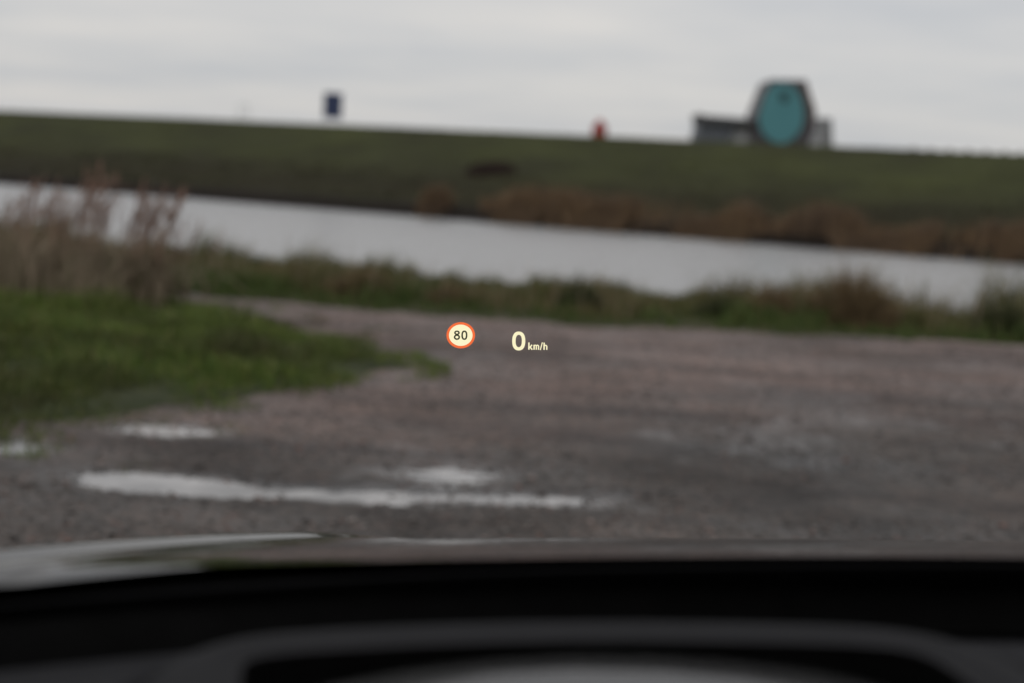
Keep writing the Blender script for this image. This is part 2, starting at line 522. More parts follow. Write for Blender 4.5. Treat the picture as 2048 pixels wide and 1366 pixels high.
# things on the dike
M['sign_blue'], _ = mottle(mat('blue_sign_enamel', rough=0.35), [(0.3, (0.010, 0.022, 0.075)), (0.7, (0.014, 0.028, 0.090))], scale=6)
M['sign_back'] = mat('sign_trim_white', (0.6, 0.6, 0.6), rough=0.4)
M['galv'], _ = mottle(mat('galvanised_steel', rough=0.5, metal=0.6), [(0.3, (0.40, 0.41, 0.42)), (0.7, (0.5, 0.5, 0.51))], scale=20)
M['red'], _ = mottle(mat('red_paint', rough=0.4), [(0.3, (0.26, 0.022, 0.018)), (0.7, (0.33, 0.03, 0.022))], scale=5)
M['red_dark'] = mat('dark_red_paint', (0.2, 0.02, 0.015), rough=0.5)
M['panel_grey'], _ = mottle(mat('blue_grey_cladding', rough=0.6), [(0.3, (0.075, 0.085, 0.10)), (0.7, (0.095, 0.105, 0.12))], scale=2)
M['roof_dark'], _ = mottle(mat('dark_roof_sheet', rough=0.6), [(0.3, (0.045, 0.047, 0.05)), (0.7, (0.06, 0.06, 0.064))], scale=2)
M['pale'], _ = mottle(mat('pale_concrete', rough=0.7), [(0.3, (0.56, 0.57, 0.59)), (0.7, (0.64, 0.65, 0.67))], scale=1.5)
M['mid_grey'], _ = mottle(mat('mid_grey_cladding', rough=0.6), [(0.3, (0.18, 0.185, 0.19)), (0.7, (0.23, 0.235, 0.24))], scale=2)
M['frame_dark'], _ = mottle(mat('dark_steel_frame', rough=0.55), [(0.3, (0.050, 0.048, 0.055)), (0.7, (0.068, 0.062, 0.068))], scale=2)
M['frame_brown'], _ = mottle(mat('brown_weathered_steel', rough=0.7), [(0.3, (0.075, 0.055, 0.050)), (0.7, (0.105, 0.075, 0.065))], scale=2)
M['teal'], _ = mottle(mat('teal_glass_panel', rough=0.45, spec=0.25), [(0.3, (0.075, 0.225, 0.250)), (0.7, (0.090, 0.250, 0.275))], scale=0.6)
M['teal_dark'] = mat('dark_teal_opening', (0.012, 0.055, 0.062), rough=0.5)
M['post'], _ = mottle(mat('weathered_post', rough=0.9), [(0.3, (0.03, 0.03, 0.025)), (0.7, (0.05, 0.048, 0.04))], scale=8)
# head-up display
M['hud_cream'] = mat('display_cream_light', (0, 0, 0), rough=1, spec=0, emit=(1.0, 0.93, 0.60), estr=1.0)
M['hud_orange'] = mat('display_orange_light', (0, 0, 0), rough=1, spec=0, emit=(0.93, 0.165, 0.05), estr=1.0)
M['hud_dark'] = mat('display_dark_digit', (0.06, 0.065, 0.035), rough=1, spec=0)

# ------------------------------------------------------------------ terrain
# canal frame: s = distance beyond the canal's far edge, t = along it
TN = Vector((0.482, 0.876, 0)); TT = Vector((0.876, -0.482, 0)); T0 = Vector((0, 55.5, 0))
S_NEAR = -25.5                                   # near water line
WATER_Z = -0.90


def to_st(x, y):
    return (x - T0.x) * TN.x + (y - T0.y) * TN.y, (x - T0.x) * TT.x + (y - T0.y) * TT.y


def from_st(s, t):
    return T0.x + TN.x * s + TT.x * t, T0.y + TN.y * s + TT.y * t


def near_ground_z(x, y):
    s, t = to_st(x, y)
    z = -1.9 * sstep(-35.5, -20.0, s)
    z = z + 0.10 * (fbm(x * 0.35, y * 0.35, 3) - 0.5) * sstep(-37.5, -33, s)
    return z - 0.03


def dike_z(s, t):
    w = 0.5 * (fbm(t * 0.12 + 40, s * 0.2, 9) - 0.5)
    z = -1.6 + 1.12 * sstep(-1.5, 0.25, s + w * 1.6) + 0.23 * sstep(0.5, 5, s) + 3.33 * np.clip((s - 3.5) / 14.5, 0, 1) ** 0.95
    z = z + 0.16 * (fbm(t * 0.25, s * 0.3, 5) - 0.5) * sstep(-1, 2, s) * (1 - 0.75 * sstep(14, 18, s))
    z = z - 3.7 * sstep(22.5, 44, s)
    return z


def st_grid(name, S, T, zf, m):
    ss, tt = np.meshgrid(S, T)
    x, y = from_st(ss, tt)
    z = zf(ss, tt, x, y)
    vs = np.stack([x.ravel(), y.ravel(), z.ravel()], 1)
    nx, ny = len(S), len(T)
    i = (np.arange(ny - 1)[:, None] * nx + np.arange(nx - 1)[None, :]).ravel()
    return np_mesh(name, vs, np.stack([i, i + nx, i + nx + 1, i + 1], 1), m)


def ramp_axis(core0, core1, step, far0, far1, grow=1.35):
    a = list(np.arange(core0, core1 + 1e-6, step))
    d = step
    while a[-1] < far1:
        d *= grow; a.append(a[-1] + d)
    d = step
    while a[0] > far0:
        d *= grow; a.insert(0, a[0] - d)
    return np.array(a)


T_AX = ramp_axis(-60, 55, 0.5, -2500, 2500)
ground = tag(st_grid('ground', ramp_axis(-46, -18, 0.4, -2500, -18), T_AX, lambda s, t, x, y: near_ground_z(x, y), M['soil']), kind='structure')
dike = tag(st_grid('dike', np.concatenate([np.arange(-6, 30, 0.35), np.arange(30, 60, 2.0)]), T_AX, lambda s, t, x, y: dike_z(s, t), M['dike_grass']), kind='structure')
field = tag(st_grid('field', np.array([44, 60, 120, 400, 1200, 3000.0]), np.array([-3000, -800, -200, 0, 200, 800, 3000.0]), lambda s, t, x, y: s * 0 - 1.05, M['dike_grass']), kind='structure')
water = tag(st_grid('canal_water', np.array([-27.5, -14, -2, 2.0]), ramp_axis(-60, 60, 10, -2400, 2400), lambda s, t, x, y: s * 0 + WATER_Z, M['water']), kind='structure')


# ---- track of wet gravel and worn asphalt
def road_edge_y(x):
    e0 = np.interp(x, [-40, -12, -6, -3.6, 0.0, 4.6, 12, 40], [22, 15.5, 13.9, 13.35, 12.35, 12.65, 12.2, 10.0])
    return e0 + 0.35 * (vnoise(x * 1.3, x * 0, 21) - 0.5) + 0.25 * (vnoise(x * 4, x * 0, 22) - 0.5)


PUDDLES = [  # x, y, half-length, half-width, depth
    (-1.46, 5.68, 0.32, 0.19, 0.032), (-1.02, 5.58, 0.44, 0.17, 0.024), (-0.42, 5.64, 0.46, 0.20, 0.021),
    (0.16, 5.72, 0.40, 0.17, 0.025), (-0.28, 6.10, 0.32, 0.19, 0.033), (-2.34, 6.18, 0.40, 0.22, 0.036),
    (-1.66, 6.72, 0.36, 0.18, 0.028),
]
PUD_Z = -0.011


def old_edge(x):
    """Where the darkened near road ends and the shell-gravel track begins."""
    return np.interp(x, [-6, -2, -0.5, 0.4, 0.9, 1.8, 3.2, 5.0, 8.0], [6.0, 6.3, 6.7, 7.3, 7.75, 8.15, 8.45, 9.2, 10.5]) + 0.25 * (vnoise(x * 2.2, x * 0, 44) - 0.5)


def road_z(x, y):
    z = 0.010 + 0.008 * (fbm(x * 0.9, y * 0.9, 31) - 0.5) * 2 + 0.009 * (fbm(x * 4.5, y * 4.5, 33, 3) - 0.5) * 2 + 0.004 * (vnoise(x * 19, y * 19, 35) - 0.5) * 2
    for px, py, a, b, d in PUDDLES:
        z = z - d * np.exp(-(((x - px) / a) ** 2 + ((y - py) / b) ** 2))
    # a broken older layer of asphalt ends in a low ragged step on the right
    ed = old_edge(x)
    z = z - 0.006 * sstep(0.10, -0.02, y - ed) * sstep(0.3, 0.8, x) * sstep(-2.2, -0.6, y - ed)
    return z


def make_road():
    X = np.concatenate([np.arange(-40, -4, 0.6), np.arange(-4, 5.0, 0.035), np.arange(5.0, 40.1, 0.6)])
    V = np.concatenate([np.linspace(-1.0, 0.0, 12)[:-1], np.linspace(0, 1, 300)])
    xx, vv = np.meshgrid(X, V)
    e = road_edge_y(xx)
    yy = np.where(vv < 0, 4.0 + vv * 22.0, 4.0 + vv * (e - 4.0))
    z = road_z(xx, yy)
    z = z - 0.10 * sstep(0.985, 1.0, vv)                     # ragged edge dips under the grass
    vs = np.stack([xx.ravel(), yy.ravel(), z.ravel()], 1)
    nx, ny = len(X), len(V)
    i = (np.arange(ny - 1)[:, None] * nx + np.arange(nx - 1)[None, :]).ravel()
    o_ = np_mesh('road', vs, np.stack([i, i + 1, i + nx + 1, i + nx], 1), M['road'])
    at_ = o_.data.attributes.new('zone', 'FLOAT', 'POINT')      # 1 = near road: older asphalt, weaker sheen also darkened in; 0 = brown shell-gravel track
    bd_ = old_edge(xx) + 1.2 * (fbm(xx * 1.1, yy * 1.6, 47) - 0.5)
    at_.data.foreach_set('value', sstep(1.5, -1.0, yy - bd_).ravel().astype(np.float32))
    return o_


road = tag(make_road(), kind='structure')
# one sheet of water per pool: the long chain of shallow pools, and three single ones
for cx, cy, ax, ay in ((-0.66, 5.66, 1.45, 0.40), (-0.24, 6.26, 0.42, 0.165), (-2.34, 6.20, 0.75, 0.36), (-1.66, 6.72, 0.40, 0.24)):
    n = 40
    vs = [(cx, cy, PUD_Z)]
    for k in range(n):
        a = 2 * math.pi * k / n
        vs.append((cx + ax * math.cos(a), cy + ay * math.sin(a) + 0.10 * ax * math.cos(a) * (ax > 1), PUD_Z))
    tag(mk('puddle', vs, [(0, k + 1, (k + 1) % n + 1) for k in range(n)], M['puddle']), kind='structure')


def gravel():
    n = 26000
    x = rng.uniform(-3.2, 5.5, n); y = 4.3 + 8.0 * rng.random(n) ** 1.5
    keep = (y < road_edge_y(x) - 0.1) & (vnoise(x * 1.5, y * 1.5, 61) > 0.3)
    x, y = x[keep], y[keep]; n = len(x)
    r = rng.uniform(0.004, 0.011, n) * (1 + 0.9 * (rng.random(n) > 0.96))
    z = road_z(x, y)
    base = np.array([(1, 0, 0), (-.5, .87, 0), (-.5, -.87, 0), (.5, .87, .55), (-1, 0, .55), (.5, -.87, .55)])
    vs = base[None] * r[:, None, None] * rng.uniform(0.65, 1.35, (n, 6, 3))
    an = rng.uniform(0, 6.28, n); c, s = np.cos(an)[:, None], np.sin(an)[:, None]
    vx, vy = vs[..., 0] * c - vs[..., 1] * s, vs[..., 0] * s + vs[..., 1] * c
    out = np.stack([vx + x[:, None], vy + y[:, None], vs[..., 2] + z[:, None]], 2).reshape(-1, 3)
    tri = np.array([(3, 4, 5), (0, 1, 3), (1, 4, 3), (1, 2, 4), (2, 5, 4), (2, 0, 5), (0, 3, 5)])
    f = (tri[None] + (np.arange(n) * 6)[:, None, None]).reshape(-1, 3)
    return np_mesh('gravel', out, np.zeros((0, 4)), M['stone'], smooth=False, tris=f)


tag(gravel(), 'loose wet gravel scattered over the brown-grey track', 'gravel', kind='stuff')


# ------------------------------------------------------------------ vegetation
def blades_vf(P, H, W, lean, curl=0.45):
    """P n x 3 roots, H heights, W widths, lean n x 2 sideways travel of the tip as share of height."""
    n = len(P)
    an = rng.uniform(0, np.pi, n)
    side = np.stack([np.cos(an), np.sin(an), np.zeros(n)], 1) * W[:, None] * 0.5
    L = np.concatenate([lean, np.zeros((n, 1))], 1) * H[:, None]
    mid = P + L * curl * 0.6 + np.stack([np.zeros(n), np.zeros(n), H * 0.58], 1)
    tip = P + L + np.stack([np.zeros(n), np.zeros(n), H * (1 - 0.25 * (lean ** 2).sum(1))], 1)
    vs = np.stack([P - side, P + side, mid + side * 0.75, mid - side * 0.75, tip], 1).reshape(-1, 3)
    b = np.arange(n) * 5
    return vs, np.stack([b, b + 1, b + 2, b + 3], 1), np.stack([b + 3, b + 2, b + 4], 1)


def blades(name, P, H, W, lean, m, parent=None, origin=None):
    vs, q, t = blades_vf(np.asarray(P, float), np.asarray(H, float), np.asarray(W, float), np.asarray(lean, float))
    if origin is not None:
        vs = vs - np.asarray(origin)[None]
    return np_mesh(name, vs, q, m, parent=parent, smooth=False, tris=t)


def leans(n, a=0.35, bias=(0.12, 0.0)):
    return rng.normal(0, a, (n, 2)) + np.array(bias)[None]


# grassy verge on the left, a low mound between the two arms of the track
VERGE = np.array([(-0.62, 9.10), (-0.85, 8.25), (-1.25, 7.60), (-1.90, 6.78), (-2.38, 6.30), (-3.2, 5.85), (-5.0, 5.2), (-14, 4.0), (-26, 4.5),
                  (-26, 17), (-14, 14.6), (-6.0, 13.1), (-4.4, 12.7), (-3.1, 12.2), (-1.75, 10.9), (-0.9, 10.0)])


def inside_dist(x, y, poly):
    """Signed distance to the outline, positive inside."""
    d = np.full(x.shape, 1e9); ins = np.zeros(x.shape, bool)
    n = len(poly)
    for i in range(n):
        ax, ay = poly[i]; bx, by = poly[(i + 1) % n]
        ex, ey = bx - ax, by - ay
        t = np.clip(((x - ax) * ex + (y - ay) * ey) / (ex * ex + ey * ey), 0, 1)
        d = np.minimum(d, np.hypot(x - ax - t * ex, y - ay - t * ey))
        cr = ((ay > y) != (by > y)) & (x < (bx - ax) * (y - ay) / (by - ay + 1e-12) + ax)
        ins ^= cr
    return np.where(ins, d, -d)


def verge_z(x, y):
    d = inside_dist(x, y, VERGE) + 0.75 * (fbm(x * 1.9, y * 1.9, 71, 4) - 0.5)
    return -0.09 + 0.13 * sstep(-0.12, 0.25, d) + 0.10 * sstep(0.2, 2.2, d) + 0.04 * (fbm(x * 1.4, y * 1.4, 72) - 0.5)


X = np.concatenate([np.arange(-26.5, -6, 0.5), np.arange(-6, 0.3, 0.06)]); Y = np.concatenate([np.arange(3.6, 5, 0.2), np.arange(5, 13.5, 0.07), np.arange(13.5, 17.5, 0.3)])
vs, fs = grid_vf(X, Y, verge_z)
verge = tag(np_mesh('grass_verge', vs, fs, M['verge_soil']), kind='structure')

n = 120000
x = rng.uniform(-6.5, -0.2, n); y = rng.uniform(5.0, 13.6, n)
d = inside_dist(x, y, VERGE) + 0.75 * (fbm(x * 1.9, y * 1.9, 71, 4) - 0.5)
dens = vnoise(x * 2.6, y * 2.6, 73)
stray = (d > -0.75) & (vnoise(x * 4.5, y * 4.5, 77) > 0.74) & (rng.random(n) < 0.5) & (x < -0.9)
keep = stray | (d > -0.12) & (dens + 0.6 * sstep(-0.1, 0.8, d) > 0.40 + 0.45 * rng.random(n))
x, y, d, dens = x[keep], y[keep], d[keep], dens[keep]; n = len(x)
dens2 = vnoise(x * 1.1 + 9, y * 1.1, 74)
h = (0.02 + 0.24 * dens2 * dens * (0.5 + rng.random(n))) * (0.45 + 0.55 * sstep(0, 0.7, d)) * (1 + 0.7 * sstep(10.2, 12.5, y))
blades('verge_grass', np.stack([x, y, np.maximum(verge_z(x, y), road_z(x, y)) - 0.01], 1), h, rng.uniform(0.005, 0.011, n), leans(n, 0.5), M['verge_blade'])
tag(bpy.data.objects['verge_grass'], 'short green grass on the verge at the left of the track', 'grass', kind='stuff')

# tall dry grass at the back of the verge
n = 10500
x = rng.uniform(-8.0, -2.35, n); y = 10.6 + 2.4 * rng.random(n)
keep = (x < -2.85 - 0.42 * (y - 10.6) + 0.8 * (rng.random(n) - 0.5)) & (vnoise(x * 2, y * 2, 81) > 0.22)
x, y = x[keep], y[keep]; n = len(x)
h = 0.26 + 0.40 * rng.random(n) * (0.55 + 0.8 * vnoise(x * 1.6, y * 1.6, 82)) * sstep(-2.2, -3.4, x)
blades('dry_grass', np.stack([x, y, verge_z(x, y) - 0.01], 1), h, rng.uniform(0.005, 0.012, n), leans(n, 0.28, (0.18, 0)), M['dry_blade'])
tag(bpy.data.objects['dry_grass'], 'tall dry brown grass behind the green verge at far left', 'grass', kind='stuff')


def reed_clump(u, y, nst, spread, hmin, hmax, label):
    p0 = at(u, 560, y); p0.z = float(verge_z(np.array([p0.x]), np.array([p0.y]))[0])
    root = tag(empty('reed_clump', p0), label, 'reeds', 'tall reed clumps on the verge')
    px = p0.x + rng.normal(0, spread, nst); py = p0.y + rng.normal(0, spread * 0.8, nst)
    P = np.stack([px, py, np.full(nst, p0.z)], 1)
    H = rng.uniform(hmin, hmax, nst)
    ln = np.stack([rng.normal(0.17, 0.10, nst), rng.normal(0, 0.08, nst)], 1)
    nst_k = 10
    blades('stems', P, H, np.full(nst, 0.013), ln, M['reed_stem'], root, p0)
    k = nst_k                                              # drooping side hairs make each plume
    tip = P + np.concatenate([ln * H[:, None], (H * (1 - 0.25 * (ln ** 2).sum(1)))[:, None]], 1)
    f = rng.random((nst, k))
    mid = P + np.concatenate([ln * 0.27 * H[:, None], (H * 0.58)[:, None]], 1)
    w = (1 - f * 0.62)[..., None]
    Q = (tip[:, None] * w + mid[:, None] * (1 - w)).reshape(-1, 3)
    m_ = len(Q)
    blades('plumes', Q, rng.uniform(0.06, 0.13, m_), rng.uniform(0.006, 0.012, m_), leans(m_, 0.35, (0.35, 0)), M['reed_plume'], root, p0)
    lv = 9 * nst                                        # leaves along the stems
    j = rng.integers(0, nst, lv); g = rng.uniform(0.1, 0.6, lv)[:, None]
    blades('leaves', P[j] * (1 - g) + mid[j] * g, rng.uniform(0.18, 0.4, lv), rng.uniform(0.008, 0.016, lv), leans(lv, 0.6, (0.3, 0)), M['dry_blade'], root, p0)
    for ch in root.children: ch['kind'] = 'stuff'
    return root


reed_clump(10, 11.6, 30, 0.125, 0.62, 0.98, 'tall brown reeds cut by the left edge of the picture')
reed_clump(88, 11.5, 26, 0.112, 0.60, 0.90, 'shorter sparse reed clump, second from the left edge, over the water')
reed_clump(158, 11.4, 41, 0.088, 0.75, 1.12, 'tallest reddish reed clump leaning right over the left end of the canal')
reed_clump(215, 11.7, 19, 0.125, 0.58, 0.86, 'thin sparse reeds between the tallest clump and the dense right clump')
reed_clump(285, 11.5, 45, 0.088, 0.70, 1.02, 'dense brown reed clump standing right of the tallest reeds')
reed_clump(345, 11.9, 13, 0.1, 0.50, 0.74, 'last few thin reeds at the right end of the reed row')

# near bank: a ragged hedge of mixed grasses between track and water
TOP_X = np.array([-9, -4.6, -3.6, -3.2, -2.2, -1.6, -0.9, -0.1, 0.6, 1.15, 1.9, 2.6, 3.1, 3.8, 4.2, 4.8, 5.2, 9])
TOP_Z = np.array([0.45, 0.40, 0.34, 0.31, 0.35, 0.28, 0.18, 0.19, 0.20, 0.14, 0.16, 0.23, 0.29, 0.33, 0.35, 0.39, 0.43, 0.48])
n = 60000
x = rng.uniform(-9, 9, n); q = rng.random(n) ** 0.8 * 4.2
y = road_edge_y(x) - 0.12 + q
z = near_ground_z(x, y)
top = np.interp(x, TOP_X, TOP_Z) * (0.35 + 1.3 * fbm(x * 2.4, y * 1.4, 91, 3))
full = np.maximum(top - z, 0.15) * (0.30 + 0.70 * sstep(0.0, 1.4, q))
spk = sstep(0.45, 0.8, vnoise(x * 4.2, y * 2.0, 93))
h = full * (0.40 + 0.55 * rng.random(n) ** 1.5) * (0.72 + 0.75 * spk)
low = (q < 0.7 + 1.1 * vnoise(x * 1.2, x * 0, 94)) | (rng.random(n) < 0.15)
P = np.stack([x, y, z - 0.02], 1); W = rng.uniform(0.008, 0.020, n); L = leans(n, 0.36)
blades('bank_grass', P[~low], h[~low], W[~low], L[~low], M['bank_blade'])
tag(bpy.data.objects['bank_grass'], 'ragged brown-green bank grass between the track and the canal', 'grass', kind='stuff')
blades('roadside_grass', P[low], np.minimum(h[low] * 1.2, 0.26), W[low], L[low], M['low_blade'])
tag(bpy.data.objects['roadside_grass'], 'low green grass along the far edge of the track', 'grass', kind='stuff')
# thin seed heads standing above it
n = 420
x = rng.uniform(-5, 6.5, n); y = road_edge_y(x) + 0.8 + 1.2 * rng.random(n)
keep = vnoise(x * 1.3, x * 0, 95) > 0.45
x, y = x[keep], y[keep]; n = len(x)
blades('seed_heads', np.stack([x, y, near_ground_z(x, y)], 1), np.interp(x, TOP_X, TOP_Z) + 0.12 + 0.24 * rng.random(n), np.full(n, 0.009), leans(n, 0.15), M['dry_blade'])
tag(bpy.data.objects['seed_heads'], 'thin dry seed heads rising above the near bank grass', 'grass', kind='stuff')


def tussock(u, y, w, ztop, m, label, nb=900, lean=0.45):
    p0 = at(u, 600, y); p0.z = float(near_ground_z(np.array([p0.x]), np.array([p0.y]))[0])
    a = rng.uniform(0, 6.28, nb); r = w * np.sqrt(rng.random(nb)) * 0.5
    P = np.stack([p0.x + r * np.cos(a), p0.y + r * np.sin(a) * 0.8, np.full(nb, p0.z - 0.02)], 1)
    dome = 0.30 + 0.70 * np.maximum(0.0, 1 - r / (w * 0.5)) ** 0.8
    H = (ztop - p0.z) * dome * (0.50 + 0.80 * rng.random(nb))
    L = np.stack([np.cos(a), np.sin(a)], 1) * (r / w * lean * 2)[:, None] + rng.normal(0, 0.18, (nb, 2))
    o = blades('grass_tussock', P, H, rng.uniform(0.010, 0.020, nb), L, m, None, p0)
    o.location = p0
    return tag(o, label, 'grass tussock', 'tussocks on the near canal bank')


tussock(720, 14.0, 0.75, 0.34, M['tuss_brown'], 'straw-brown tussock at the left of the near bank', 900)
tussock(905, 13.8, 0.5, 0.24, M['tuss_brown'], 'low brown tussock on the bank above the round display symbol', 500)
tussock(1160, 13.9, 0.40, 0.37, M['tuss_green'], 'dark green pointed tussock on the near bank, middle of the picture', 700)
tussock(1440, 13.9, 0.5, 0.27, M['tuss_green'], 'low dark green tussock left of the two brown tussocks', 600)
tussock(1545, 13.9, 0.42, 0.44, M['tuss_brown'], 'narrow brown tussock left of the largest tussock on the bank', 700)
tussock(1705, 13.8, 0.85, 0.66, M['tuss_brown'], 'largest and tallest brown tussock on the near bank', 1500)
tussock(2010, 13.7, 0.55, 0.45, M['tuss_green'], 'green tussock on the near bank at the right picture edge', 900)

# far bank: a brown reed bed along the water, starting right of a gap
n = 34000
t = rng.uniform(-9.5, 40, n); s = rng.uniform(-0.3, 2.4, n) - 0.9 * sstep(0.5, 0.85, vnoise(t * 0.45, t * 0, 104))
keep = (vnoise(t * 0.75, s * 0.3, 101) > 0.38) | (rng.random(n) < 0.10)
t, s = t[keep], s[keep]
xb, yb = from_st(s, t)
ub = 1024 + FPX * xb / yb
keep = ub > 945
t, s, xb, yb = t[keep], s[keep], xb[keep], yb[keep]; n = len(t)
h = (0.48 + 0.75 * sstep(0.15, 0.85, fbm(t * 0.8, s * 0.2 + 7, 102, 2))) * (0.55 + 0.6 * rng.random(n)) * (0.6 + 0.4 * sstep(-0.9, 0.6, s))
blades('reed_bed', np.stack([xb, yb, np.maximum(dike_z(s, t), WATER_Z - 0.1)], 1), h, rng.uniform(0.02, 0.045, n), leans(n, 0.3), M['far_reed'])
tag(bpy.data.objects['reed_bed'], 'long bed of brown reeds along the far canal bank', 'reeds', kind='stuff')


def far_clump(u, name, label, catg, m, s0, w, h0, nb, group=None):
    d_ = ray(u, 400)
    k = (s0 + 55.5 * TN.y) / (d_.x / d_.y * TN.x + TN.y)
    p0 = Vector((d_.x / d_.y * k, k, 0)); ss, tt = to_st(p0.x, p0.y)
    p0.z = float(dike_z(np.array([ss]), np.array([tt]))[0])
    a = rng.uniform(0, 6.28, nb); r = np.sqrt(rng.random(nb)) * 0.5
    x, y = p0.x + w[0] * r * np.cos(a), p0.y + w[1] * r * np.sin(a)
    s2, t2 = to_st(x, y)
    P = np.stack([x, y, dike_z(s2, t2) - 0.03], 1)
    H = h0 * np.sqrt(np.maximum(0.1, 1 - (2 * r) ** 2)) * (0.55 + 0.6 * rng.random(nb))
    o = blades(name, P, H, rng.uniform(0.02, 0.045, nb), leans(nb, 0.35), m, None, p0)
    o.location = p0
    return tag(o, label, catg, group)


far_clump(870, 'reed_clump', 'single rust-brown reed clump on the far bank left of the reed bed', 'reeds', M['far_reed'], 0.1, (1.5, 1.5), 1.05, 1500)
far_clump(978, 'brush_heap', 'dark heap of dead brush halfway up the dike slope', 'brush', M['dark_brush'], 8.5, (2.5, 1.8), 0.62, 2200)

# rough grass on the dike
n = 85000
t = rng.uniform(-60, 46, n); s = 0.8 + 20.5 * rng.random(n)
keep = rng.random(n) < 0.35 + 0.65 * vnoise(t * 0.35, s * 0.5, 111)
t, s = t[keep], s[keep]; n = len(t)
x, y = from_st(s, t)
hd = 0.06 + 0.16 * rng.random(n) * vnoise(t * 0.5, s * 0.6, 112) * (1 - 0.6 * sstep(13, 18, s))
P = np.stack([x, y, dike_z(s, t) - 0.02], 1); W = rng.uniform(0.02, 0.05, n); L = leans(n, 0.5)
lowr = s + 5.0 * (fbm(t * 0.09, s * 0.15, 115) - 0.5) + 1.5 * rng.random(n) < 8.5
blades('dike_grass', P[~lowr], hd[~lowr], W[~lowr], L[~lowr], M['dike_blade'])
tag(bpy.data.objects['dike_grass'], 'short green grass on the upper slope and crest of the dike', 'grass', kind='stuff')
blades('sedge', P[lowr], hd[lowr] * 1.9, W[lowr] * 1.2, L[lowr], M['sedge_blade'])
tag(bpy.data.objects['sedge'], 'dark rough sedge on the lower slope of the dike above the water', 'grass', kind='stuff')


# ------------------------------------------------------------------ things on the crest of the dike
def crest(u, s0):
    """Ground point on the dike at canal distance s0 in the direction of column u (near the crest line)."""
    d_ = ray(u, 225 + 90 * u / 2048)
    k = (s0 + 55.5 * TN.y) / (d_.x / d_.y * TN.x + TN.y)
    p = Vector((d_.x / d_.y * k, k, 0)); ss, tt = to_st(p.x, p.y)
    p.z = float(dike_z(np.array([ss]), np.array([tt]))[0])
    return p


# blue board on two posts
p = crest(664, 19.5); mpp = p.y / FPX
sg = tag(empty('information_sign', p), 'dark blue rectangular board on two thin posts on the dike crest', 'sign')
bw, bh, b0 = 37 * mpp, 50 * mpp, 14 * mpp
vs, fs = box_vf((0, 0, b0 + bh / 2), (bw, 0.05, bh)); bevel(mk('panel', vs, fs, M['sign_blue'], sg), 0.02)
vs, fs = box_vf((0, 0.05, b0 + bh / 2), (bw * 0.9, 0.05, bh * 0.06)); mk('backing_rail', vs, fs, M['galv'], sg)
for sx in (-1, 1):
    vs, fs = tube_vf([(sx * bw * 0.33, 0.06, -0.2), (sx * bw * 0.33, 0.06, b0 + bh * 0.9)], 0.04); mk('post', vs, fs, M['galv'], sg)

# thin grey hoop
p = crest(487, 19.5); mpp = p.y / FPX
hp = tag(empty('hoop_barrier', p), 'thin grey tubular hoop on the dike crest left of the blue board', 'barrier')
hw, hh = 9 * mpp, 36 * mpp
pts = [(-hw, 0, -0.2), (-hw, 0, hh * 0.6)] + [(-hw * math.cos(a), 0, hh * 0.72 + hw * math.sin(a)) for a in np.linspace(0, math.pi, 9)] + [(hw, 0, hh * 0.6), (hw, 0, -0.2)]
vs, fs = tube_vf(pts, 0.026); mk('hoop', vs, fs, M['galv'], hp, True)
vs, fs = tube_vf([(-hw, 0, hh * 0.45), (hw, 0, hh * 0.45)], 0.016); mk('crossbar', vs, fs, M['galv'], hp, True)

# small red marker
p = crest(1198, 19.5); mpp = p.y / FPX
rd = tag(empty('marker', p), 'small red domed marker on the dike crest left of the building', 'marker')
prof = [(0.0, 0), (0.40, 0), (0.43, 0.08), (0.43, 0.55), (0.36, 0.70), (0.22, 0.80), (0.20, 0.95), (0.10, 1.02), (0, 1.03)]
hh = 34 * mpp
vs, fs, n = [], [], 20
for r_, z_ in prof:
    for k in range(n):
        vs.append((r_ * hh * 1.0 * math.cos(6.2832 * k / n), r_ * hh * math.sin(6.2832 * k / n), z_ * hh))
for i in range(len(prof) - 1):
    for k in range(n):
        fs.append((i * n + k, i * n + (k + 1) % n, (i + 1) * n + (k + 1) % n, (i + 1) * n + k))
mk('body', vs, fs, M['red'], rd, True)
vs, fs = tube_vf([(0, 0, hh * 0.56), (0, 0, hh * 0.64)], 0.445 * hh, 20); mk('band', vs, fs, M['red_dark'], rd)
vs, fs = tube_vf([(0, 0, -0.3), (0, 0, 0.02)], 0.36 * hh, 16); mk('foot', vs, fs, M['red_dark'], rd)

# sluice-like building behind the crest
p = crest(1565, 27.0); mpp = p.y / FPX
bd = tag(empty('building', p), 'low grey building behind the dike with tall rounded teal glass front', 'building')
GND = -1.0


def bp(u, v):
    """Building-plane coordinates (x, z from the base) of a picture position."""
    w = at(u, v, p.y)
    return (w.x - p.x, w.z - p.z)


def bpoly(pts):
    return [bp(u, v) for u, v in pts]


tower = bpoly([(1541, 159), (1613, 160), (1622, 190), (1632, 220), (1631, 258), (1618, 288), (1604, 312), (1524, 312), (1506, 282), (1507, 243), (1524, 200)])
vs, fs = prism_vf(tower, 3.6); o = fix_normals(mk('tower_frame', vs, fs, M['frame_dark'], bd)); bevel(o, 0.04)
flank = bpoly([(1600, 166), (1612, 166), (1621, 191), (1628, 224), (1627, 250), (1618, 250), (1617, 222), (1608, 188)])
vs, fs = prism_vf(flank, 0.10, origin=(0, -0.075, 0)); fix_normals(mk('tower_flank', vs, fs, M['frame_brown'], bd))
oval = bpoly([(1541, 168), (1560, 164), (1582, 168), (1597, 182), (1607, 208), (1609, 234), (1603, 258), (1589, 277), (1568, 289), (1545, 286), (1527, 272), (1517, 254), (1514, 236), (1521, 208), (1531, 185)])
vs, fs = prism_vf(oval, 0.12, origin=(0, -0.13, 0)); o = fix_normals(mk('glass_front', vs, fs, M['teal'], bd)); bevel(o, 0.03)
ring = []
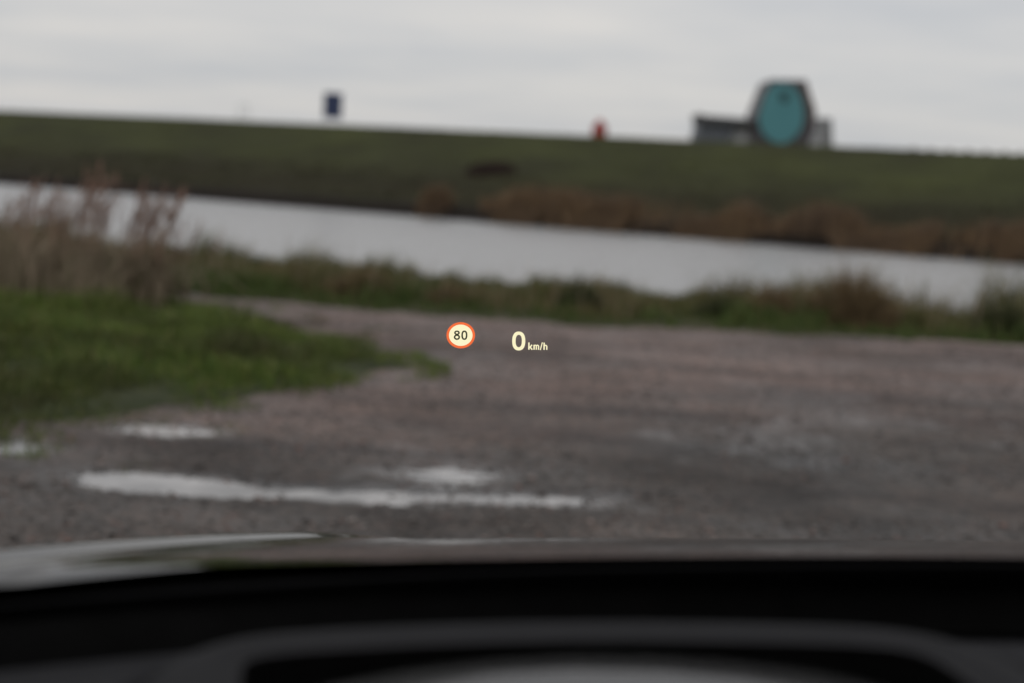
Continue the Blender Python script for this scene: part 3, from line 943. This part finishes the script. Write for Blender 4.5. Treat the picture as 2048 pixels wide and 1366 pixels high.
for i, (a, b) in enumerate(oval):
    ring.append((a, -0.13, b))
vs, fs = tube_vf(ring + [ring[0]], 0.05, 6); mk('glass_rim', vs, fs, M['frame_dark'], bd, True)
spot = bpoly([(1558, 184), (1574, 184), (1579, 194), (1574, 205), (1564, 206), (1557, 196)])
vs, fs = prism_vf(spot, 0.04, origin=(0, -0.16, 0)); fix_normals(mk('vent_opening', vs, fs, M['teal_dark'], bd))
wing = bpoly([(1405, 240), (1478, 243), (1452, 312), (1384, 312)])
vs, fs = prism_vf(wing, 2.8, origin=(0, 0.6, 0)); o = fix_normals(mk('wing_wall', vs, fs, M['panel_grey'], bd)); bevel(o, 0.03)
roofp = bpoly([(1399, 226), (1410, 230), (1524, 239), (1524, 247), (1480, 249), (1402, 246)])
vs, fs = prism_vf(roofp, 3.4, origin=(0, 0.25, 0)); o = fix_normals(mk('wing_roof', vs, fs, M['roof_dark'], bd)); bevel(o, 0.02)
link = bpoly([(1466, 247), (1516, 247), (1516, 312), (1440, 312)])
vs, fs = prism_vf(link, 1.6, origin=(0, 1.2, 0)); fix_normals(mk('link_wall', vs, fs, M['pale'], bd))
col_ = bpoly([(1503, 248), (1508, 248), (1508, 312), (1503, 312)])
vs, fs = prism_vf(col_, 0.2, origin=(0, 0.9, 0)); fix_normals(mk('column', vs, fs, M['mid_grey'], bd))
rb = bpoly([(1630, 242), (1652, 240), (1654, 312), (1622, 312)])
vs, fs = prism_vf(rb, 2.2, origin=(0, 0.8, 0)); o = fix_normals(mk('end_block', vs, fs, M['pale'], bd)); bevel(o, 0.02)
rb2 = bpoly([(1646, 235), (1669, 236), (1672, 312), (1650, 312)])
vs, fs = prism_vf(rb2, 2.4, origin=(0, 0.6, 0)); o = fix_normals(mk('end_pier', vs, fs, M['mid_grey'], bd)); bevel(o, 0.02)

# short posts along the crest at the right
pv, pf = join_vf([tube_vf([(0, 0, -0.4), (0, 0, 0.12), (0, 0, 0.17)], [0.13, 0.12, 0.07], 8)])
pmesh = None
for u, which in ((1826, 'first post from the left'), (1862, 'second post from the left'), (1899, 'third post from the left'), (1935, 'middle post'), (1972, 'third post from the right edge'), (2009, 'second post from the right edge'), (2042, 'post at the right picture edge')):
    q = crest(u, 20.5 + 0.3 * math.sin(u))
    if pmesh is None:
        o = mk('crest_post', pv, pf, M['post']); pmesh = o.data
    else:
        o = bpy.data.objects.new('crest_post', pmesh); col.objects.link(o)
    o.location = q; o.rotation_euler = (random.uniform(-.05, .05), random.uniform(-.05, .05), random.uniform(0, 6))
    tag(o, which + ' of the short dark row on the dike crest', 'post', 'posts along the dike crest')

# ------------------------------------------------------------------ the car the picture is taken from
BASE = Vector((0.37, -0.30, -1.33))               # car origin on the ground, seen from the driver's eye
car = empty('car')
car.matrix_world = CAR_M @ Matrix.Translation(BASE)
tag(car, 'black car seen from its driving seat, dark dashboard and bonnet at the bottom', 'car')


def cpart(name, vs, fs, m, smooth=False, parent=None):
    vs = [Vector(v) - BASE for v in vs]
    return mk(name, vs, fs, m, parent or car, smooth)


def bonnet_z(x, d):
    k = np.clip((d - 1.06) / 0.64, 0, None)
    z = -0.300 - 0.64 * (0.205 * k + 0.5 * (0.265 - 0.205) * k ** 2)
    z = z - 0.55 * np.clip(d - 1.78, 0, None) ** 2                       # nose rolls over
    c = (x - 0.37) / 0.92
    z = z - 0.013 * c ** 2 - 0.008 * np.clip(np.abs(c), 0, 1.2) ** 8     # crown across, falling to the wings
    # raised shoulder lines that run inwards towards the nose
    for sgn in (-1, 1):
        xr = 0.37 + sgn * (0.845 - 0.42 * (d - 1.10))
        q = (x - xr) * sgn
        z = z + 0.0078 * np.exp(-(q / 0.024) ** 2) * sstep(1.95, 1.6, d) + 0.003 * sstep(-0.03, 0.03, q) * sstep(2.0, 1.6, d)
        xr2 = 0.37 + sgn * (0.735 - 0.42 * (d - 1.10))
        z = z + 0.0034 * np.exp(-((x - xr2) / 0.018) ** 2) * sstep(1.7, 1.35, d)
    # sides and nose close down
    z = z - 0.75 * sstep(0.90, 1.02, np.abs(c)) - 0.62 * sstep(2.16, 2.34, d)
    return z


def rear_edge(x):
    """The bonnet's rear edge follows the curve of the windscreen's foot."""
    return 1.155 - 0.16 * np.clip(np.abs(x - 0.37) / 0.80, 0, 1.2) ** 1.8


def strip_part(name, X, V, zf, m):
    xx, vv = np.meshgrid(X, V)
    dd = rear_edge(xx) + vv
    vs = np.stack([xx.ravel(), dd.ravel(), zf(xx, dd).ravel()], 1) - np.array(BASE)[None]
    nx = len(X); i = (np.arange(len(V) - 1)[:, None] * nx + np.arange(nx - 1)[None, :]).ravel()
    return np_mesh(name, vs, np.stack([i, i + 1, i + nx + 1, i + nx], 1), m, parent=car)


strip_part('bonnet', np.concatenate([np.arange(-0.58, 0.30, 0.006), np.arange(0.30, 1.33, 0.012)]), np.arange(0, 1.42, 0.008), bonnet_z, M['paint'])
# matt black cowl between bonnet and glass
strip_part('cowl', np.arange(-0.54, 1.30, 0.02), np.arange(-0.15, 0.02, 0.008), lambda x, d: bonnet_z(x * 0 + 0.37, d) - 0.010 - 0.05 * sstep(-0.05, -0.13, d - rear_edge(x)) - 0.022 * (np.abs(x - 0.37) / 0.92) ** 2, M['black'])

# base line of the windscreen (top edge of its black printed border)
FRIT = [(-260, 1225), (0, 1194), (300, 1174), (600, 1150), (1000, 1127), (1400, 1118), (1750, 1114), (2048, 1115), (2500, 1118), (3100, 1130), (3800, 1160), (4450, 1210)]
fr_u = np.linspace(-260, 4450, 84)
fr_v = np.interp(fr_u, [a for a, b in FRIT], [b for a, b in FRIT])
fr_v = np.convolve(np.pad(fr_v, 4, mode='edge'), np.ones(9) / 9, 'valid')
depth = 1.055 - 0.10 * ((fr_u - 2095) / 2350) ** 2
line = [cat(u, v, d_) for u, v, d_ in zip(fr_u, fr_v, depth)]
up = Vector((0, -0.85, 0.527))                     # direction up along the glass
rows = [(-0.075, 0), (0.0, 0), (0.25, 0.012), (0.5, 0.018), (0.75, 0.014), (1.02, 0)]
nrm = Vector((0, 0.527, 0.85))
gv = []
for h_, bulge in rows:
    for p in line:
        q = p + up * h_ + nrm * bulge
        k = max(0, h_) / 1.02
        q.x = 0.37 + (q.x - 0.37) * (1 - 0.22 * k)
        gv.append(q)
nl = len(line)
gf = [(i * nl + k, i * nl + k + 1, (i + 1) * nl + k + 1, (i + 1) * nl + k) for i in range(len(rows) - 1) for k in range(nl - 1)]
ws = cpart('windscreen', gv, gf, M['glass'], True)
fv = [p + up * -0.07 - nrm * 0.004 for p in line] + [p - nrm * 0.004 for p in line]
fv += [p + up * -0.07 - nrm * 0.007 for p in line] + [p - nrm * 0.007 for p in line]
ff = [(k, k + 1, nl + k + 1, nl + k) for k in range(nl - 1)] + [(2 * nl + k, 3 * nl + k, 3 * nl + k + 1, 2 * nl + k + 1) for k in range(nl - 1)]
ff += [(nl + k, nl + k + 1, 3 * nl + k + 1, 3 * nl + k) for k in range(nl - 1)]
fo = cpart('printed_border', fv, ff, M['frit'], True, parent=ws)

# hood round the display recess
OUT = [(482, 1400), (480, 1352), (492, 1336), (520, 1327), (580, 1319), (700, 1312), (850, 1304), (1000, 1299), (1150, 1296), (1300, 1296), (1450, 1298),
       (1600, 1301), (1720, 1305), (1800, 1312), (1845, 1324), (1880, 1340), (1920, 1366), (1975, 1405), (2000, 1460), (1995, 1560), (1960, 1640),
       (1850, 1680), (1400, 1690), (1000, 1690), (640, 1680), (530, 1640), (490, 1560), (482, 1470)]
HZ = -0.318
loop = [catz(u, v - 14, HZ) for u, v in OUT]
cen = sum(loop, Vector()) / len(loop)


def offset(lp, amt, z):
    out = []
    n_ = len(lp)
    for i in range(n_):
        t_ = (lp[(i + 1) % n_] - lp[i - 1]); nn = Vector((-t_.y, t_.x, 0)).normalized()
        if nn.dot(lp[i] - cen) < 0: nn = -nn
        q = lp[i] + nn * amt
        out.append(Vector((q.x, q.y, z)))
    return out


loops = [offset(loop, 0.095, HZ - 0.075), offset(loop, 0.078, HZ - 0.028), offset(loop, 0.058, HZ - 0.005), offset(loop, 0.038, HZ + 0.002), offset(loop, 0.018, HZ + 0.001), offset(loop, 0.006, HZ - 0.001), loop]
n = len(loop)
hv = [q for l_ in loops for q in l_]
hf = [(i * n + k, i * n + (k + 1) % n, (i + 1) * n + (k + 1) % n, (i + 1) * n + k) for i in range(len(loops) - 1) for k in range(n)]
ho = fix_normals(cpart('display_hood', hv, hf, M['hood'], True))
ss_ = ho.modifiers.new('smooth', 'SUBSURF'); ss_.levels = ss_.render_levels = 2
well = [offset(loop, 0.0005, HZ - 0.0012), offset(loop, 0.0, HZ - 0.06)]
wv = [q for l_ in well for q in l_]
wf = [(k, (k + 1) % n, n + (k + 1) % n, n + k) for k in range(n)] + [tuple(range(n, 2 * n))]
cpart('recess', wv, wf, M['black'], False, parent=ho)
arc = [(470, 1396), (560, 1371), (680, 1350), (820, 1335), (980, 1325), (1150, 1321), (1320, 1325), (1480, 1336), (1620, 1351), (1740, 1371), (1850, 1396)]
lv = []
back = [cat(u, v - 16, 0.932) for u, v in arc]
for k in range(8):
    for q in back:
        lv.append(Vector((q.x * (1 - 0.02 * k), q.y - 0.03 * k, q.z - 0.002 * k - 0.0006 * k * k)))
m_ = len(back)
lf = [(i * m_ + k, i * m_ + k + 1, (i + 1) * m_ + k + 1, (i + 1) * m_ + k) for i in range(7) for k in range(m_ - 1)]
lo = fix_normals(cpart('display_lens', lv, lf, M['lens'], True, parent=ho))
sol = lo.modifiers.new('solid', 'SOLIDIFY'); sol.thickness = 0.003; sol.offset = -1

# dashboard pad with a sunken strip along the glass
HP = np.array([(q.x, q.y) for q in loop])


def dash_z(x, d):
    z = -0.338 + 0 * x
    z = z - 0.05 * sstep(1.000, 1.022, d) - 0.02 * sstep(0.62, 0.50, d)
    ins = inside_dist(x, d, HP)
    z = z - 0.08 * sstep(-0.085, -0.065, ins)
    z = z - 0.012 * ((x - 0.37) / 0.9) ** 2
    return z


vs, fs = grid_vf(np.arange(-0.50, 1.25, 0.012), np.arange(0.46, 1.12, 0.008), dash_z)
o = np_mesh('dashboard', vs - np.array(BASE)[None], fs, M['dash'], parent=car)
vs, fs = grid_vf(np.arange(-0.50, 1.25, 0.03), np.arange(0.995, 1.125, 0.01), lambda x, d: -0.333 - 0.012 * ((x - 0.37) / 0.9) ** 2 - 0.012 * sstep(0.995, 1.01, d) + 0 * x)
o = np_mesh('shade_strip', vs - np.array(BASE)[None], fs, M['black'], parent=car)  # strip coloured near black for the shade beside the printed border
vs, fs = box_vf((0.37, 0.47, -0.60), (1.72, 0.04, 0.46)); bevel(cpart('dash_front', vs, fs, M['trim']), 0.02)

# cabin: roof, pillars, doors, glass, rear, floor
def slab(name, c, s, m, b=0.015):
    vs, fs = box_vf(c, s); return bevel(cpart(name, vs, fs, m), b)


head = [g for g in gv[-nl:]]
yh = sum((q.y for q in head)) / nl; zh = sum((q.z for q in head)) / nl
slab('roof', (0.37, (yh - 2.0) / 2 + 0.0, zh + 0.055), (1.46, 2.0 + yh + 0.06, 0.03), M['paint'])
slab('headliner', (0.37, (yh - 2.0) / 2, zh + 0.025), (1.36, 2.0 + yh, 0.025), M['liner'], 0.005)
for sgn, k in ((-1, 0), (1, nl - 1)):
    pts = [gv[i * nl + k] + Vector((sgn * 0.03, 0, -0.01)) for i in range(len(rows))]
    vs, fs = tube_vf(pts, 0.045, 10); cpart('front_pillar', vs, fs, M['trim'], True)
    xs = 0.37 + sgn * 0.87
    slab('door', (xs, -0.10, -0.72), (0.07, 1.95, 0.80), M['trim'])
    slab('centre_pillar', (xs - sgn * 0.06, -0.45, 0.0), (0.05, 0.10, 0.72), M['trim'])
    slab('rear_pillar', (xs - sgn * 0.06, -1.65, 0.0), (0.06, 0.28, 0.74), M['trim'])
    vs, fs = box_vf((xs - sgn * 0.07, -0.55, 0.0), (0.005, 1.95, 0.66)); cpart('side_window', vs, fs, M['glass'])
    slab('rear_side', (xs, -1.55, -0.72), (0.07, 0.93, 0.80), M['trim'])
slab('tailgate', (0.37, -2.0, -0.68), (1.66, 0.06, 0.86), M['trim'])
vs, fs = box_vf((0.37, -1.99, 0.04), (1.45, 0.006, 0.58)); cpart('rear_window', vs, fs, M['glass'])
slab('cabin_floor', (0.37, -0.75, -1.14), (1.68, 2.45, 0.05), M['trim'])
slab('bulkhead', (0.37, 1.09, -0.78), (1.70, 0.05, 0.72), M['trim'])

# ------------------------------------------------------------------ head-up display: its image hangs above the end of the bonnet
HUD_ROLL = 0.5                                    # degrees clockwise in the picture


def hud_frame(u, v):
    """Origin and axes (right, up, away) of a display graphic centred in direction (u, v); the image stands upright in the car."""
    o_ = at(u, v, FOCUS * 0.995)
    a = R(HUD_ROLL)
    rx, uy, fz = CAM_ROT @ Vector((1, 0, 0)), CAM_ROT @ Vector((0, 1, 0)), CAM_ROT @ Vector((0, 0, -1))
    return o_, rx * math.cos(a) - uy * math.sin(a), uy * math.cos(a) + rx * math.sin(a), fz


MPP = FOCUS / FPX / math.cos(R(PITCH)) * 0.995


def ring_poly(rx, ry, n_=64, e_=2.0):
    out = []
    for k in range(n_):
        a = 2 * math.pi * k / n_
        c, s = math.cos(a), math.sin(a)
        out.append((math.copysign(abs(c) ** (2 / e_), c) * rx, math.copysign(abs(s) ** (2 / e_), s) * ry))
    return out


def annulus_vf(outer, inner, z0=0.0, th=1.0):
    n_ = len(outer)
    vs = [(a, b, z0) for a, b in outer] + [(a, b, z0) for a, b in inner] + [(a, b, z0 + th) for a, b in outer] + [(a, b, z0 + th) for a, b in inner]
    fs = []
    for k in range(n_):
        j = (k + 1) % n_
        fs += [(k, j, n_ + j, n_ + k), (2 * n_ + k, 3 * n_ + k, 3 * n_ + j, 2 * n_ + j), (k, 2 * n_ + k, 2 * n_ + j, j), (n_ + k, n_ + j, 3 * n_ + j, 3 * n_ + k)]
    return vs, fs


def poly_vf(poly, z0=0.0, th=1.0):
    n_ = len(poly)
    vs = [(a, b, z0) for a, b in poly] + [(a, b, z0 + th) for a, b in poly]
    fs = [tuple(range(n_)), tuple(range(2 * n_ - 1, n_ - 1, -1))] + [(k, n_ + k, n_ + (k + 1) % n_, (k + 1) % n_) for k in range(n_)]
    return vs, fs


def stroke_vf(pts, w, z0=0.0, th=1.0):
    """Open stroke of constant width along pts."""
    P_ = [Vector((a, b)) for a, b in pts]
    L_, R_ = [], []
    for i, p_ in enumerate(P_):
        t_ = (P_[min(i + 1, len(P_) - 1)] - P_[max(i - 1, 0)]).normalized()
        nn = Vector((-t_.y, t_.x)) * w / 2
        L_.append(p_ + nn); R_.append(p_ - nn)
    n_ = len(P_)
    vs = [(a.x, a.y, z0) for a in L_ + R_] + [(a.x, a.y, z0 + th) for a in L_ + R_]
    fs = []
    for k in range(n_ - 1):
        fs += [(k, k + 1, n_ + k + 1, n_ + k), (2 * n_ + k, 3 * n_ + k, 3 * n_ + k + 1, 2 * n_ + k + 1), (k, 2 * n_ + k, 2 * n_ + k + 1, k + 1), (n_ + k, n_ + k + 1, 3 * n_ + k + 1, 3 * n_ + k)]
    fs += [(0, n_, 3 * n_, 2 * n_), (n_ - 1, 3 * n_ - 1, 4 * n_ - 1, 2 * n_ - 1)]
    return vs, fs


def shift(vf, dx_, dy_):
    return [(a + dx_, b + dy_, c) for a, b, c in vf[0]], vf[1]


def hud_part(name, vf, m, root, fr):
    o_, ax, ay, az = fr
    vs = [(ax * a + ay * b + az * (c * 0.6)) * MPP for a, b, c in vf[0]]
    ob = mk(name, vs, vf[1], m, root)
    return fix_normals(ob)


fr = hud_frame(921.5, 670.5)
h1 = tag(empty('speed_limit_symbol', fr[0]), 'glowing round cream speed limit symbol reading 80 with orange ring', 'display symbol', 'head-up display graphics')
hud_part('ring', annulus_vf(ring_poly(28.6, 26.2), ring_poly(23.6, 21.3)), M['hud_orange'], h1, fr)
hud_part('disc', poly_vf(ring_poly(23.7, 21.4), 0.35, 0.6), M['hud_cream'], h1, fr)
S8 = annulus_vf(ring_poly(5.6, 4.5, 32), ring_poly(2.5, 1.75, 32), -1.0, 0.7)
S8b = annulus_vf(ring_poly(6.3, 5.5, 32), ring_poly(3.1, 2.5, 32), -1.2, 0.7)
hud_part('digit_eight', join_vf([shift(S8, -7.6, 4.9), shift(S8b, -7.6, -3.9)]), M['hud_dark'], h1, fr)
hud_part('digit_zero', shift(annulus_vf(ring_poly(6.1, 9.4, 48, 2.3), ring_poly(2.9, 6.4, 48, 2.3), -1.0, 0.7), 7.3, 0.1), M['hud_dark'], h1, fr)

fr = hud_frame(1037.5, 682)
h2 = tag(empty('speed_readout', fr[0]), 'glowing cream speed readout of 0 km/h beside the round symbol', 'display readout', 'head-up display graphics')
hud_part('digit_zero', annulus_vf(ring_poly(13.1, 18.9, 64, 2.35), ring_poly(6.2, 12.3, 64, 2.35)), M['hud_cream'], h2, fr)
SW = 2.7
BL, XH, AH = -17.2, -7.4, -2.8                    # base line, x-height, ascender
hud_part('letter_k', join_vf([stroke_vf([(20.4, BL), (20.4, AH)], SW), stroke_vf([(21.6, BL + 3.6), (26.6, XH)], SW, 0.02), stroke_vf([(22.8, BL + 5.2), (27.2, BL)], SW, 0.04)]), M['hud_cream'], h2, fr)
arch1 = [(30.9, BL), (30.9, XH - 2.5), (31.6, XH - 1.3), (33.0, XH - 0.7), (34.6, XH - 1.2), (35.3, XH - 2.6), (35.3, BL)]
arch2 = [(35.3, XH - 2.6), (36.0, XH - 1.3), (37.4, XH - 0.7), (39.0, XH - 1.2), (39.8, XH - 2.6), (39.8, BL)]
hud_part('letter_m', join_vf([stroke_vf([(30.8, BL), (30.8, XH)], SW), stroke_vf(arch1[1:], SW - 0.3, 0.02), stroke_vf(arch2, SW - 0.3, 0.04)]), M['hud_cream'], h2, fr)
hud_part('slash', stroke_vf([(43.2, BL - 0.6), (47.2, AH + 0.4)], 2.0), M['hud_cream'], h2, fr)
arch = [(51.0, XH - 2.8), (52.0, XH - 1.3), (53.6, XH - 0.7), (55.4, XH - 1.3), (56.2, XH - 3.0), (56.2, BL)]
hud_part('letter_h', join_vf([stroke_vf([(50.8, BL), (50.8, AH)], SW), stroke_vf(arch, SW - 0.2, 0.02)]), M['hud_cream'], h2, fr)
